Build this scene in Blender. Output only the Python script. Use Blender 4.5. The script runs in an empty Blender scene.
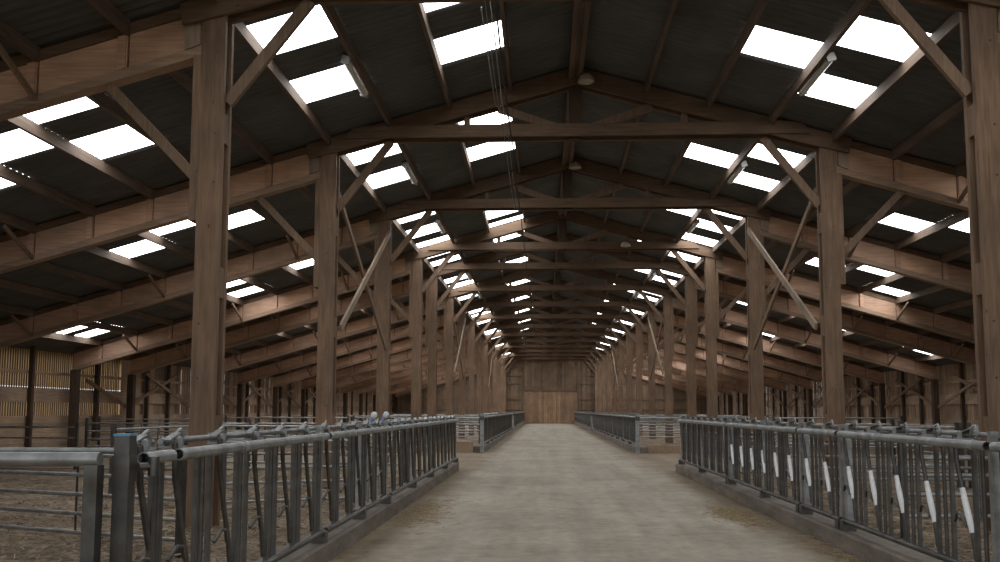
import bpy, math, random
from mathutils import Vector, Matrix, Euler

random.seed(7)
S = bpy.context.scene
COL = S.collection
PI = math.pi

# ------------------------------------------------------------------ layout (metres)
A = 0.64                       # hall axis
HALF = 5.0                     # post centre to axis
ZR, SL = 8.42, 0.285           # underside of the roof sheets at the ridge, roof slope
WALL_L, WALL_R = -16.75, 17.95
Y_END = 97.2
Y_START = 1.0
FR = [11.31, 17.57, 23.85, 30.12, 34.33] + [40.58 + 6.25 * i for i in range(10)]
PURS = {-1: [1.3 + 1.22 * k for k in range(13)], 1: [1.42 + 1.22 * k for k in range(13)]}   # purlin lines, left and right slope
ROW_L, ROW_R = -2.2, 3.27      # feed barrier lines
KERB_L, KERB_R = -2.13, 3.16   # kerb faces towards the passage


# ------------------------------------------------------------------ materials
def new_mat(name):
    m = bpy.data.materials.new(name)
    m.use_nodes = True
    nt = m.node_tree
    nt.nodes.clear()
    out = nt.nodes.new('ShaderNodeOutputMaterial')
    b = nt.nodes.new('ShaderNodeBsdfPrincipled')
    nt.links.new(b.outputs['BSDF'], out.inputs['Surface'])
    return m, nt, b, out


def ramp(nt, fac, stops):
    r = nt.nodes.new('ShaderNodeValToRGB')
    e = r.color_ramp.elements
    while len(e) < len(stops):
        e.new(0.5)
    for el, (p, c) in zip(e, stops):
        el.position = p
        el.color = (*c, 1)
    nt.links.new(fac, r.inputs['Fac'])
    return r.outputs['Color']


def noise(nt, vec, scale, detail=4, rough=0.55, dist=0.0):
    n = nt.nodes.new('ShaderNodeTexNoise')
    n.inputs['Scale'].default_value = scale
    n.inputs['Detail'].default_value = detail
    n.inputs['Roughness'].default_value = rough
    n.inputs['Distortion'].default_value = dist
    nt.links.new(vec, n.inputs['Vector'])
    return n.outputs['Fac']


def mapping(nt, vec, scale, loc=(0, 0, 0)):
    mp = nt.nodes.new('ShaderNodeMapping')
    mp.inputs['Scale'].default_value = scale
    mp.inputs['Location'].default_value = loc
    nt.links.new(vec, mp.inputs['Vector'])
    return mp.outputs['Vector']


def mixc(nt, fac, a, b, mode='MIX'):
    mx = nt.nodes.new('ShaderNodeMix')
    mx.data_type = 'RGBA'
    mx.blend_type = mode
    if isinstance(fac, (int, float)):
        mx.inputs['Factor'].default_value = fac
    else:
        nt.links.new(fac, mx.inputs['Factor'])
    for v, s in ((a, 'A'), (b, 'B')):
        sock = [i for i in mx.inputs if i.identifier == s + '_Color'][0]
        if isinstance(v, tuple):
            sock.default_value = (*v, 1)
        else:
            nt.links.new(v, sock)
    return [o for o in mx.outputs if o.identifier == 'Result_Color'][0]


def bump(nt, b, h, strength, dist=0.01):
    bp = nt.nodes.new('ShaderNodeBump')
    bp.inputs['Strength'].default_value = strength
    bp.inputs['Distance'].default_value = dist
    nt.links.new(h, bp.inputs['Height'])
    nt.links.new(bp.outputs['Normal'], b.inputs['Normal'])


def wood(name, axis, dark, mid, light, rough=0.75, island=0.0, knots=True):
    m, nt, b, _ = new_mat(name)
    tc = nt.nodes.new('ShaderNodeTexCoord')
    oi = nt.nodes.new('ShaderNodeObjectInfo')
    add = nt.nodes.new('ShaderNodeVectorMath')
    add.operation = 'ADD'
    sc = nt.nodes.new('ShaderNodeVectorMath')
    sc.operation = 'SCALE'
    sc.inputs[0].default_value = (13.7, 7.3, 19.1)
    nt.links.new(oi.outputs['Random'], sc.inputs['Scale'])
    nt.links.new(tc.outputs['Object'], add.inputs[0])
    nt.links.new(sc.outputs[0], add.inputs[1])
    v = add.outputs[0]
    s = [9.0, 9.0, 9.0]
    s[axis] = 0.7
    f = noise(nt, mapping(nt, v, tuple(s)), 2.2, 6, 0.6, 0.6)
    s2 = [34.0, 34.0, 34.0]
    s2[axis] = 1.4
    g = noise(nt, mapping(nt, v, tuple(s2)), 1.5, 3, 0.6)
    c = ramp(nt, f, [(0.28, dark), (0.5, mid), (0.72, light)])
    c = mixc(nt, 0.35, c, ramp(nt, g, [(0.3, tuple(x * 0.55 for x in mid)), (0.7, tuple(min(1, x * 1.35) for x in mid))]))
    if knots:
        s3 = [3.4, 3.4, 3.4]
        s3[axis] = 1.5
        vo = nt.nodes.new('ShaderNodeTexVoronoi')
        vo.inputs['Scale'].default_value = 1.6
        nt.links.new(mapping(nt, v, tuple(s3)), vo.inputs['Vector'])
        k = ramp(nt, vo.outputs['Distance'], [(0.035, (0.4, 0.33, 0.28)), (0.09, (1, 1, 1))])
        c = mixc(nt, 0.9, c, k, 'MULTIPLY')
    big = noise(nt, v, 0.9, 3)
    c = mixc(nt, 0.8, c, ramp(nt, big, [(0.3, (0.66, 0.66, 0.68)), (0.7, (1.15, 1.12, 1.08))]), 'MULTIPLY')
    if island:
        ge = nt.nodes.new('ShaderNodeNewGeometry')
        c = mixc(nt, island, c, ramp(nt, ge.outputs['Random Per Island'], [(0.0, (0.5, 0.5, 0.52)), (0.5, (0.95, 0.9, 0.85)), (1.0, (1.5, 1.4, 1.28))]), 'MULTIPLY')
    nt.links.new(c, b.inputs['Base Color'])
    b.inputs['Roughness'].default_value = rough
    b.inputs['Specular IOR Level'].default_value = 0.25
    bump(nt, b, g, 0.25, 0.004)
    return m


W_D, W_M, W_L = (0.15, 0.095, 0.06), (0.24, 0.157, 0.102), (0.335, 0.228, 0.153)
M = {}
M['wood_z'] = wood('timber_upright', 2, W_D, W_M, W_L)
M['wood_x'] = wood('timber_cross', 0, (0.1, 0.064, 0.041), (0.165, 0.108, 0.07), (0.235, 0.158, 0.106))
M['wood_y'] = wood('timber_long', 1, (0.095, 0.066, 0.048), (0.15, 0.108, 0.08), (0.22, 0.165, 0.125), knots=False)
M['brace'] = wood('timber_brace', 2, (0.15, 0.1, 0.066), (0.235, 0.16, 0.108), (0.32, 0.225, 0.155), knots=False)
M['brace_pale'] = wood('pale_timber', 2, (0.25, 0.19, 0.135), (0.36, 0.28, 0.205), (0.46, 0.37, 0.28), knots=False)  # lighter timber tone for one brace of each pair and the packing plates
M['ply'] = wood('plywood_web', 0, (0.47, 0.285, 0.195), (0.64, 0.41, 0.285), (0.74, 0.5, 0.36), island=0.25, knots=False)
M['flange'] = wood('rafter_flange', 0, (0.27, 0.18, 0.125), (0.38, 0.262, 0.185), (0.48, 0.345, 0.25), knots=False)
M['board'] = wood('wall_boards', 2, (0.22, 0.155, 0.108), (0.37, 0.275, 0.2), (0.5, 0.39, 0.3), island=0.9, knots=False)
M['slat'] = wood('dark_slats', 2, (0.12, 0.08, 0.055), (0.2, 0.14, 0.1), (0.29, 0.21, 0.155), island=0.6, knots=False)
M['board_x'] = wood('horizontal_boards', 1, (0.26, 0.19, 0.135), (0.42, 0.315, 0.23), (0.55, 0.43, 0.33), island=0.5, knots=False)
M['endboard'] = wood('gable_boards', 2, (0.13, 0.09, 0.06), (0.21, 0.148, 0.1), (0.3, 0.215, 0.145), island=0.45, knots=False)
M['doorboard'] = wood('door_boards', 2, (0.22, 0.14, 0.088), (0.34, 0.22, 0.14), (0.45, 0.3, 0.2), island=0.5, knots=False)
M['gable_trim'] = wood('gable_trim_timber', 2, (0.105, 0.074, 0.05), (0.17, 0.12, 0.082), (0.24, 0.172, 0.118), knots=False)
M['dark_wood'] = wood('dark_timber', 2, (0.05, 0.034, 0.024), (0.085, 0.058, 0.04), (0.13, 0.09, 0.062), knots=False)


def metal(name, base, rough, metallic=0.75, tint=0.3):
    m, nt, b, _ = new_mat(name)
    tc = nt.nodes.new('ShaderNodeTexCoord')
    v = tc.outputs['Object']
    f = noise(nt, v, 7.0, 5)
    g = noise(nt, v, 38.0, 3)
    c = ramp(nt, f, [(0.3, tuple(x * 0.62 for x in base)), (0.55, base), (0.75, tuple(min(1, x * 1.3) for x in base))])
    c = mixc(nt, tint, c, ramp(nt, noise(nt, v, 3.1, 4), [(0.5, (1, 1, 1)), (0.72, (0.6, 0.5, 0.42))]), 'MULTIPLY')
    nt.links.new(c, b.inputs['Base Color'])
    b.inputs['Metallic'].default_value = metallic
    r = nt.nodes.new('ShaderNodeMapRange')
    r.inputs['To Min'].default_value = rough - 0.1
    r.inputs['To Max'].default_value = rough + 0.15
    nt.links.new(g, r.inputs['Value'])
    nt.links.new(r.outputs[0], b.inputs['Roughness'])
    return m


M['galv'] = metal('galvanised_steel', (0.36, 0.37, 0.365), 0.42)
M['galv_dull'] = metal('dull_galvanised_steel', (0.135, 0.131, 0.123), 0.38, 0.82, 0.8)
M['galv_glint'] = metal('worn_steel_painted_glint', (0.95, 0.955, 0.96), 0.35, 0.12, 0.0)  # near-white, barely metallic base paints the glint on worn steel
M['dark_steel'] = metal('dark_steel', (0.07, 0.07, 0.07), 0.5, 0.5)


def plain(name, col, rough=0.6, spec=0.3, nscale=0, var=0.25):
    m, nt, b, _ = new_mat(name)
    if nscale:
        tc = nt.nodes.new('ShaderNodeTexCoord')
        f = noise(nt, tc.outputs['Object'], nscale, 5)
        c = ramp(nt, f, [(0.3, tuple(x * (1 - var) for x in col)), (0.7, tuple(min(1, x * (1 + var)) for x in col))])
        nt.links.new(c, b.inputs['Base Color'])
    else:
        b.inputs['Base Color'].default_value = (*col, 1)
    b.inputs['Roughness'].default_value = rough
    b.inputs['Specular IOR Level'].default_value = spec
    return m


M['blue_cap'] = plain('blue_plastic', (0.12, 0.3, 0.45), 0.45)
M['white_grip'] = plain('white_plastic', (0.75, 0.76, 0.78), 0.4)
M['blue_grip'] = plain('blue_grey_steel', (0.22, 0.28, 0.42), 0.4)
M['diffuser'] = plain('frosted_tube_cover', (0.62, 0.64, 0.62), 0.35, 0.5)
M['cable'] = plain('black_cable', (0.02, 0.02, 0.021), 0.6)
M['wire'] = plain('grey_wire', (0.24, 0.23, 0.21), 0.6)
M['lamp'] = plain('pale_shade', (0.5, 0.43, 0.35), 0.6, 0.3, 9)
M['pen_straw'] = plain('trodden_straw', (0.33, 0.265, 0.19), 0.85, 0.15, 2.5, 0.7)
M['straw'] = plain('dry_straw', (0.4, 0.31, 0.19), 0.8, 0.2, 60, 0.4)

# dark fibre-cement roof sheets
m, nt, b, _ = new_mat('dark_roof_sheet')
tc = nt.nodes.new('ShaderNodeTexCoord')
f = noise(nt, tc.outputs['Object'], 0.8, 6)
g = noise(nt, mapping(nt, tc.outputs['Object'], (1, 12, 1)), 2.0, 4)
c = ramp(nt, f, [(0.3, (0.095, 0.094, 0.092)), (0.7, (0.15, 0.148, 0.143))])
c = mixc(nt, 0.5, c, ramp(nt, g, [(0.35, (0.6, 0.6, 0.6)), (0.7, (1.25, 1.22, 1.18))]), 'MULTIPLY')
nt.links.new(c, b.inputs['Base Color'])
b.inputs['Roughness'].default_value = 0.8
b.inputs['Specular IOR Level'].default_value = 0.15
M['roof'] = m

# translucent rooflight sheets: daylight comes through them
m, nt, b, out = new_mat('translucent_rooflight')
em = nt.nodes.new('ShaderNodeEmission')
em.inputs['Color'].default_value = (0.97, 0.985, 1.0, 1)
em.inputs['Strength'].default_value = 7.0
nt.links.new(em.outputs[0], out.inputs['Surface'])
M['rooflight'] = m

# concrete passage
m, nt, b, _ = new_mat('feed_passage_concrete')
tc = nt.nodes.new('ShaderNodeTexCoord')
v = tc.outputs['Object']
f = noise(nt, v, 0.45, 6, 0.6)
g = noise(nt, v, 6.0, 6, 0.65)
h = noise(nt, v, 45.0, 3, 0.6)
st = noise(nt, mapping(nt, v, (2.2, 0.12, 1)), 1.0, 5, 0.6)
c = ramp(nt, f, [(0.3, (0.325, 0.29, 0.236)), (0.5, (0.395, 0.356, 0.297)), (0.72, (0.475, 0.434, 0.37))])
c = mixc(nt, 0.6, c, ramp(nt, g, [(0.3, (0.66, 0.63, 0.58)), (0.7, (1.2, 1.19, 1.16))]), 'MULTIPLY')
c = mixc(nt, 0.45, c, ramp(nt, noise(nt, v, 1.7, 7, 0.7, 0.6), [(0.34, (0.66, 0.61, 0.53)), (0.5, (1, 1, 1)), (0.7, (1.14, 1.13, 1.1))]), 'MULTIPLY')
c = mixc(nt, 0.6, c, ramp(nt, st, [(0.32, (0.74, 0.7, 0.65)), (0.66, (1.12, 1.12, 1.1))]), 'MULTIPLY')
c = mixc(nt, 0.5, c, ramp(nt, h, [(0.3, (0.8, 0.79, 0.77)), (0.7, (1.1, 1.1, 1.1))]), 'MULTIPLY')
sx = nt.nodes.new('ShaderNodeSeparateXYZ')
nt.links.new(v, sx.inputs[0])
ab = nt.nodes.new('ShaderNodeMath')
ab.operation = 'SUBTRACT'
nt.links.new(sx.outputs['X'], ab.inputs[0])
ab.inputs[1].default_value = (KERB_L + KERB_R) / 2
ab2 = nt.nodes.new('ShaderNodeMath')
ab2.operation = 'ABSOLUTE'
nt.links.new(ab.outputs[0], ab2.inputs[0])
wob = nt.nodes.new('ShaderNodeMath')
wob.operation = 'MULTIPLY_ADD'          # dirt swept up along the kerbs, with a ragged edge
nt.links.new(noise(nt, v, 1.1, 6, 0.65), wob.inputs[0])
wob.inputs[1].default_value = 1.5
nt.links.new(ab2.outputs[0], wob.inputs[2])
mrg = nt.nodes.new('ShaderNodeMapRange')
mrg.inputs['From Min'].default_value = 2.55
mrg.inputs['From Max'].default_value = 3.3
nt.links.new(wob.outputs[0], mrg.inputs['Value'])
c = mixc(nt, mrg.outputs[0], c, mixc(nt, 1.0, c, (0.66, 0.57, 0.46), 'MULTIPLY'))
spk = nt.nodes.new('ShaderNodeTexVoronoi')
spk.inputs['Scale'].default_value = 5.5
nt.links.new(v, spk.inputs['Vector'])
c = mixc(nt, 0.8, c, ramp(nt, spk.outputs['Distance'], [(0.03, (0.5, 0.46, 0.4)), (0.08, (1, 1, 1))]), 'MULTIPLY')
nt.links.new(c, b.inputs['Base Color'])
b.inputs['Roughness'].default_value = 0.72
b.inputs['Specular IOR Level'].default_value = 0.3
bump(nt, b, g, 0.25, 0.01)
M['concrete'] = m

m, nt, b, _ = new_mat('kerb_concrete')
tc = nt.nodes.new('ShaderNodeTexCoord')
v = tc.outputs['Object']
f = noise(nt, mapping(nt, v, (1, 0.5, 2.0)), 2.6, 6, 0.6)
g = noise(nt, v, 20.0, 5, 0.6)
c = ramp(nt, f, [(0.3, (0.125, 0.102, 0.082)), (0.5, (0.2, 0.168, 0.138)), (0.72, (0.29, 0.25, 0.208))])
c = mixc(nt, 0.5, c, ramp(nt, g, [(0.3, (0.7, 0.68, 0.65)), (0.7, (1.15, 1.15, 1.15))]), 'MULTIPLY')
nt.links.new(c, b.inputs['Base Color'])
b.inputs['Roughness'].default_value = 0.85
bump(nt, b, g, 0.4, 0.01)
M['kerb'] = m

# trodden straw and earth in the pens
m, nt, b, _ = new_mat('pen_bedding')
tc = nt.nodes.new('ShaderNodeTexCoord')
v = tc.outputs['Object']
f = noise(nt, v, 1.1, 6, 0.62)
g = noise(nt, mapping(nt, v, (1, 1.6, 1)), 9.0, 7, 0.7, 0.8)
h = noise(nt, v, 40.0, 4, 0.7)
c = ramp(nt, f, [(0.3, (0.17, 0.132, 0.1)), (0.5, (0.27, 0.212, 0.162)), (0.7, (0.4, 0.318, 0.243))])
c = mixc(nt, 0.85, c, ramp(nt, g, [(0.38, (0.3, 0.27, 0.25)), (0.5, (1, 1, 1)), (0.64, (1.7, 1.6, 1.4))]), 'MULTIPLY')
c = mixc(nt, 0.5, c, ramp(nt, h, [(0.3, (0.6, 0.58, 0.55)), (0.7, (1.3, 1.28, 1.2))]), 'MULTIPLY')
nt.links.new(c, b.inputs['Base Color'])
b.inputs['Roughness'].default_value = 0.9
b.inputs['Specular IOR Level'].default_value = 0.1
bump(nt, b, g, 0.9, 0.06)
M['bedding'] = m

# windbreak netting behind the slats
m, nt, b, out = new_mat('tan_windbreak_net')
tr = nt.nodes.new('ShaderNodeBsdfTranslucent')
tr.inputs['Color'].default_value = (0.72, 0.585, 0.43, 1)
df = nt.nodes.new('ShaderNodeBsdfDiffuse')
df.inputs['Color'].default_value = (0.3, 0.21, 0.12, 1)
mx = nt.nodes.new('ShaderNodeMixShader')
mx.inputs[0].default_value = 0.85
nt.links.new(df.outputs[0], mx.inputs[1])
nt.links.new(tr.outputs[0], mx.inputs[2])
nt.links.new(mx.outputs[0], out.inputs['Surface'])
M['net'] = m
M['dark_net'] = plain('dark_windbreak_net', (0.05, 0.042, 0.034), 0.9, 0.1)
M['field'] = plain('dry_field', (0.3, 0.25, 0.14), 0.9, 0.1, 0.5)


# ------------------------------------------------------------------ mesh helpers
class MB:
    def __init__(self):
        self.v, self.f, self.s = [], [], []

    def add(self, vs, fs, smooth=False):
        n = len(self.v)
        self.v += [tuple(p) for p in vs]
        for f in fs:
            self.f.append(tuple(i + n for i in f))
            self.s.append(smooth)
        return self

    def box(self, x0, x1, y0, y1, z0, z1):
        vs = [(x, y, z) for z in (z0, z1) for y in (y0, y1) for x in (x0, x1)]
        return self.add(vs, [(0, 2, 3, 1), (4, 5, 7, 6), (0, 1, 5, 4), (2, 6, 7, 3), (0, 4, 6, 2), (1, 3, 7, 5)])

    def prism_y(self, poly, y0, y1):
        """poly in x,z (any winding), extruded along y"""
        a = sum(poly[i][0] * poly[(i + 1) % len(poly)][1] - poly[(i + 1) % len(poly)][0] * poly[i][1] for i in range(len(poly)))
        if a < 0:
            poly = poly[::-1]
        n = len(poly)
        vs = [(x, y0, z) for x, z in poly] + [(x, y1, z) for x, z in poly]
        fs = [tuple(range(n)), tuple(range(2 * n - 1, n - 1, -1))]
        fs += [(i, i + n, (i + 1) % n + n, (i + 1) % n) for i in range(n)]
        return self.add(vs, fs)

    def beam(self, p, q, w, h, side=(1, 0, 0)):
        """a rectangular bar from p to q: w along SIDE, h across"""
        p, q = Vector(p), Vector(q)
        d = (q - p).normalized()
        s = Vector(side)
        s = (s - d * s.dot(d)).normalized()
        u = d.cross(s)
        vs = []
        for c in (p, q):
            for a, bb in ((-1, -1), (1, -1), (1, 1), (-1, 1)):
                vs.append(c + s * (a * w / 2) + u * (bb * h / 2))
        return self.add(vs, [(3, 2, 1, 0), (4, 5, 6, 7), (0, 1, 5, 4), (1, 2, 6, 5), (2, 3, 7, 6), (3, 0, 4, 7)])

    def tube(self, pts, r, n=10, hollow=False, ends=True):
        pts = [Vector(p) for p in pts]
        k = len(pts)
        d0 = (pts[1] - pts[0]).normalized()
        ref = Vector((0, 0, 1)) if abs(d0.z) < 0.9 else Vector((1, 0, 0))
        vs = []
        rad = r if isinstance(r, (list, tuple)) else [r] * k
        for i, c in enumerate(pts):
            d = (pts[min(i + 1, k - 1)] - pts[max(i - 1, 0)]).normalized()
            s = (ref - d * ref.dot(d)).normalized()
            u = d.cross(s)
            for j in range(n):
                a = 2 * PI * j / n
                vs.append(c + (s * math.cos(a) + u * math.sin(a)) * rad[i])
        fs = [(i * n + j, i * n + (j + 1) % n, (i + 1) * n + (j + 1) % n, (i + 1) * n + j) for i in range(k - 1) for j in range(n)]
        self.add(vs, fs, True)
        if hollow:            # a short dark bore at each end
            for c, d in ((pts[0], (pts[1] - pts[0]).normalized()), (pts[-1], (pts[-2] - pts[-1]).normalized())):
                s = (ref - d * ref.dot(d)).normalized()
                u = d.cross(s)
                ring = lambda rr, t: [c + d * t + (s * math.cos(2 * PI * j / n) + u * math.sin(2 * PI * j / n)) * rr for j in range(n)]
                ro, ri, rb = ring(rad[0], 0), ring(rad[0] * 0.82, 0), ring(rad[0] * 0.82, 0.12)
                self.add(ro + ri + rb, [(j, n + j, n + (j + 1) % n, (j + 1) % n) for j in range(n)] + [(n + j, 2 * n + j, 2 * n + (j + 1) % n, n + (j + 1) % n) for j in range(n)] + [tuple(range(2 * n, 3 * n))])
        elif ends:
            self.add(vs[:n], [tuple(range(n - 1, -1, -1))])
            self.add(vs[-n:], [tuple(range(n))])
        return self

    def mesh(self, name, mat):
        me = bpy.data.meshes.new(name)
        me.from_pydata(self.v, [], self.f)
        me.materials.append(mat)
        me.polygons.foreach_set('use_smooth', self.s)
        me.update()
        return me


def put(name, me, parent=None, loc=(0, 0, 0), rotz=0.0):
    o = bpy.data.objects.new(name, me)
    COL.objects.link(o)
    o.location = loc
    o.rotation_euler = (0, 0, rotz)
    if parent is not None:
        o.parent = parent
    return o


def obj(name, mb, mat, parent=None, loc=(0, 0, 0), rotz=0.0):
    return put(name, mb.mesh(name, mat), parent, loc, rotz)


def tag(o, label, cat, group=None, kind=None):
    o['label'] = label
    o['category'] = cat
    if group:
        o['group'] = group
    if kind:
        o['kind'] = kind
    return o


def thing(name, label, cat, loc=(0, 0, 0), rotz=0.0, group=None):
    o = put(name, None, None, loc, rotz)
    o.empty_display_size = 0.2
    return tag(o, label, cat, group)


def struct(name, mb, mat):
    o = obj(name, mb, mat)
    o['kind'] = 'structure'
    return o


ORD = ['first', 'second', 'third', 'fourth', 'fifth', 'sixth', 'seventh', 'eighth', 'ninth', 'tenth', 'eleventh', 'twelfth', 'thirteenth', 'fourteenth', 'fifteenth', 'sixteenth']

# ------------------------------------------------------------------ ground
mb = MB()
mb.box(KERB_L - 0.02, KERB_R + 0.02, Y_START - 6, Y_END, -0.25, 0.0)
struct('floor', mb, M['concrete'])
# concrete of the cross passage, level with the feed passage
mb = MB()
mb.box(-16.6, KERB_L - 0.02, 22.4, 31.0, -0.25, -0.004)
struct('floor_cross_passage_left', mb, M['concrete'])
mb = MB()
mb.box(KERB_R + 0.02, 17.8, 22.0, 31.0, -0.25, -0.004)
struct('floor_cross_passage_right', mb, M['concrete'])


def lumpy(x0, x1, y0, y1, step, amp):
    g = MB()
    nx, ny = max(2, int((x1 - x0) / step)), max(2, int((y1 - y0) / step))
    rnd = random.Random(3)
    ph = [(rnd.uniform(0.6, 5), rnd.uniform(0.6, 5), rnd.uniform(0, 6)) for _ in range(9)]
    vs = []
    for j in range(ny + 1):
        for i in range(nx + 1):
            x, y = x0 + (x1 - x0) * i / nx, y0 + (y1 - y0) * j / ny
            z = sum(math.sin(a * x + c) * math.sin(bb * y + c * 1.7) for a, bb, c in ph) / 9 * amp + rnd.uniform(-0.5, 0.5) * amp * 0.35
            vs.append((x, y, z - 0.03))
    fs = [(j * (nx + 1) + i, j * (nx + 1) + i + 1, (j + 1) * (nx + 1) + i + 1, (j + 1) * (nx + 1) + i) for j in range(ny) for i in range(nx)]
    return g.add(vs, fs, True)


struct('floor_pen_left_near', lumpy(-16.6, KERB_L - 0.3, Y_START, 22.4, 0.16, 0.07), M['bedding'])
struct('floor_pen_left_far', lumpy(-16.6, KERB_L - 0.3, 31.0, Y_END, 0.6, 0.07), M['bedding'])
struct('floor_pen_right_near', lumpy(KERB_R + 0.3, 17.8, Y_START, 22.0, 0.16, 0.07), M['bedding'])
struct('floor_pen_right_far', lumpy(KERB_R + 0.3, 17.8, 31.0, Y_END, 0.6, 0.07), M['bedding'])
mb = MB()
mb.box(-120, 120, -60, 220, -0.6, -0.3)
struct('ground_outside', mb, M['field'])


def kerb(name, x0, x1, y0, y1, h=0.2):
    m_ = MB()
    c = 0.02
    m_.prism_y([(x0, -0.1), (x1, -0.1), (x1, h - c), (x1 - c, h), (x0 + c, h), (x0, h - c)], y0, y1)
    return struct(name, m_, M['kerb'])


kerb('kerb_left_near', KERB_L - 0.38, KERB_L, 4.3, 22.2)
kerb('kerb_left_middle', KERB_L - 0.38, KERB_L, 31.5, 60.9)
kerb('kerb_left_far', KERB_L - 0.38, KERB_L, 62.4, 96.9)
kerb('kerb_right_near', KERB_R, KERB_R + 0.42, 3.0, 21.7)
kerb('kerb_right_middle', KERB_R, KERB_R + 0.42, 31.0, 59.6)
kerb('kerb_right_far', KERB_R, KERB_R + 0.42, 61.0, 96.9)


# ------------------------------------------------------------------ roof
def bay_rows(i):
    """rooflight rows of bay I (bay 0 lies before the first frame): {(side, strip): [(y0, y1), ...]} from the bay's first frame"""
    two = [(0.88, 1.98), (3.03, 4.13)]
    if i <= 1:              # the two bays before the first frame
        return {(-1, 3): two, (-1, 1): two, (1, 2): [(2.55, 3.64)], (1, 3): [(1.47, 2.5), (3.6, 4.66)], (-1, 6): [(0.9, 1.98)], (-1, 8): [(0.9, 1.98)], (1, 6): [(0.9, 1.98)], (1, 8): [(0.9, 1.98)]}
    i -= 1
    if i == 4:
        return {(-1, 3): [(1.0, 2.0), (2.75, 3.7)], (-1, 1): [(1.5, 2.6)], (1, 2): [(1.0, 1.9)], (1, 3): [(2.0, 3.0)], (-1, 7): [(1.5, 2.6)], (1, 7): [(1.5, 2.6)]}
    r = {(-1, 3): two[:], (-1, 1): [(1.02, 2.08), (3.08, 4.2)],
         (1, 2): [(2.55, 3.64)], (1, 3): [(1.47, 2.5), (3.6, 4.66)],
         (-1, 6): [(0.9, 1.98), (2.95, 4.02)], (-1, 7): [(1.93, 3.0)], (-1, 8): [(2.95, 4.04)],
         (1, 6): [(3.75, 4.82)], (1, 7): [(2.65, 3.75)]}
    if i == 3:
        r[(-1, 3)] = [(0.94, 2.1), (3.15, 4.35), (5.28, 6.1)]
        r[(-1, 1)] = [(3.6, 4.85), (5.45, 6.1)]
        r[(1, 2)] = [(1.7, 2.76)]
        r[(1, 3)] = [(0.6, 1.68), (2.78, 3.8), (4.95, 5.95)]
        r[(-1, 8)] = [(2.95, 3.8), (4.65, 5.6)]
        r[(-1, 12)] = [(2.8, 3.7), (4.3, 5.2)]
        r[(1, 8)] = [(4.9, 5.9)]
    if i >= 5:
        r[(-1, 3)] = [(1.0, 2.08), (3.1, 4.15), (5.0, 6.0)] if i % 2 else two
        r[(-1, 12)] = [(2.8, 3.7)] if i % 2 else []
        r[(1, 8)] = [(4.6, 5.6)] if i % 2 == 0 else []
        r[(1, 12)] = [(3.6, 4.6)] if i == 5 else []
        for sg in (-1, 1):  # far aisle rooflights hidden by the rafters, added to brighten the walls
            r[(sg, 9)] = [(1.2, 2.3), (3.3, 4.4)]
            r[(sg, 11)] = [(1.2, 2.3)]
            if i >= 11:  # more unseen rooflights added to light the end wall
                r[(sg, 5)] = [(1.2, 2.3), (3.3, 4.4)]
    return r


FY = [-1.19, 5.06] + FR + [Y_END + 0.4]
holes = {}
for i in range(len(FY) - 1):
    for key, rows in bay_rows(i).items():
        for a, bb in rows:
            if FY[i] + bb < FY[i + 1] - 0.05:
                holes.setdefault(key, []).append((FY[i] + a, FY[i] + bb))

WAVE, AMP = 0.18, 0.016
STRIPS = {sg: [0.0] + PURS[sg] + [17.75] for sg in (-1, 1)}
DY = 0.045


def roof_z(off, y):
    return ZR + AMP - SL * off + AMP * math.sin(2 * PI * y / WAVE)


for sg, nm in ((-1, 'ceiling_left_slope'), (1, 'ceiling_right_slope')):
    STRIP = STRIPS[sg]
    vs, fs = [], []
    y0r = -6.0
    ny = int((Y_END + 0.4 - y0r) / DY)
    for j in range(len(STRIP) - 1):
        o0, o1 = STRIP[j], STRIP[j + 1]
        base = len(vs)
        hs = holes.get((sg, j), [])
        for k in range(ny + 1):
            y = y0r + k * DY
            vs.append((A + sg * o0, y, roof_z(o0, y)))
            vs.append((A + sg * o1, y, roof_z(o1, y)))
        for k in range(ny):
            ym = y0r + (k + 0.5) * DY
            if any(a < ym < bb for a, bb in hs):
                continue
            q = base + 2 * k
            fs.append((q, q + 1, q + 3, q + 2))
    g = MB()
    g.add(vs, fs, True)
    o = struct(nm, g, M['roof'])

nwin = 0
for (sg, j), hs in sorted(holes.items()):
    STRIP = STRIPS[sg]
    for a, bb in hs:
        nwin += 1
        ks = [a + (bb - a) * t / 24 for t in range(25)]
        g = MB()
        vs = []
        for y in ks:
            vs += [(A + sg * STRIP[j], y, roof_z(STRIP[j], y) + 0.004), (A + sg * STRIP[j + 1], y, roof_z(STRIP[j + 1], y) + 0.004)]
        g.add(vs, [(2 * t, 2 * t + 1, 2 * t + 3, 2 * t + 2) for t in range(24)], True)
        struct('window_%d' % nwin, g, M['rooflight'])  # includes the added far-aisle rooflights

# ------------------------------------------------------------------ purlins, one line each, hung between the frames
PD, PW = 0.19, 0.07
for sg, sname in ((-1, 'left'), (1, 'right')):
    for k, off in enumerate(PURS[sg]):
        th = thing('purlin', 'long timber purlin under the %s roof slope, %s line down from the ridge' % (sname, ORD[k]), 'purlin', (A + sg * off, 0, ZR - SL * off), 0, 'purlins under the roof sheets')
        for i in range(len(FY) - 1):
            e, e2 = (0.3, 0.165) if off < 5.6 else (0.117, 0.117)
            a, bb = FY[i] + (e2 if i > 1 else 0.01), min(FY[i + 1], Y_END - 0.1) - (e if i > 0 else 0.01)
            if i == len(FY) - 2 and bb - a < 0.3:
                continue
            g = MB()
            c = sg * SL * PW / 2
            g.prism_y([(-PW / 2, -PD), (PW / 2, -PD), (PW / 2, -0.003 - c), (-PW / 2, -0.003 + c)], a, bb)
            obj('purlin_length', g, M['wood_y'], th)
th = thing('ridge_beam', 'wide timber ridge beam running the length of the hall at the roof top', 'beam', (A, 0, ZR))
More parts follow.
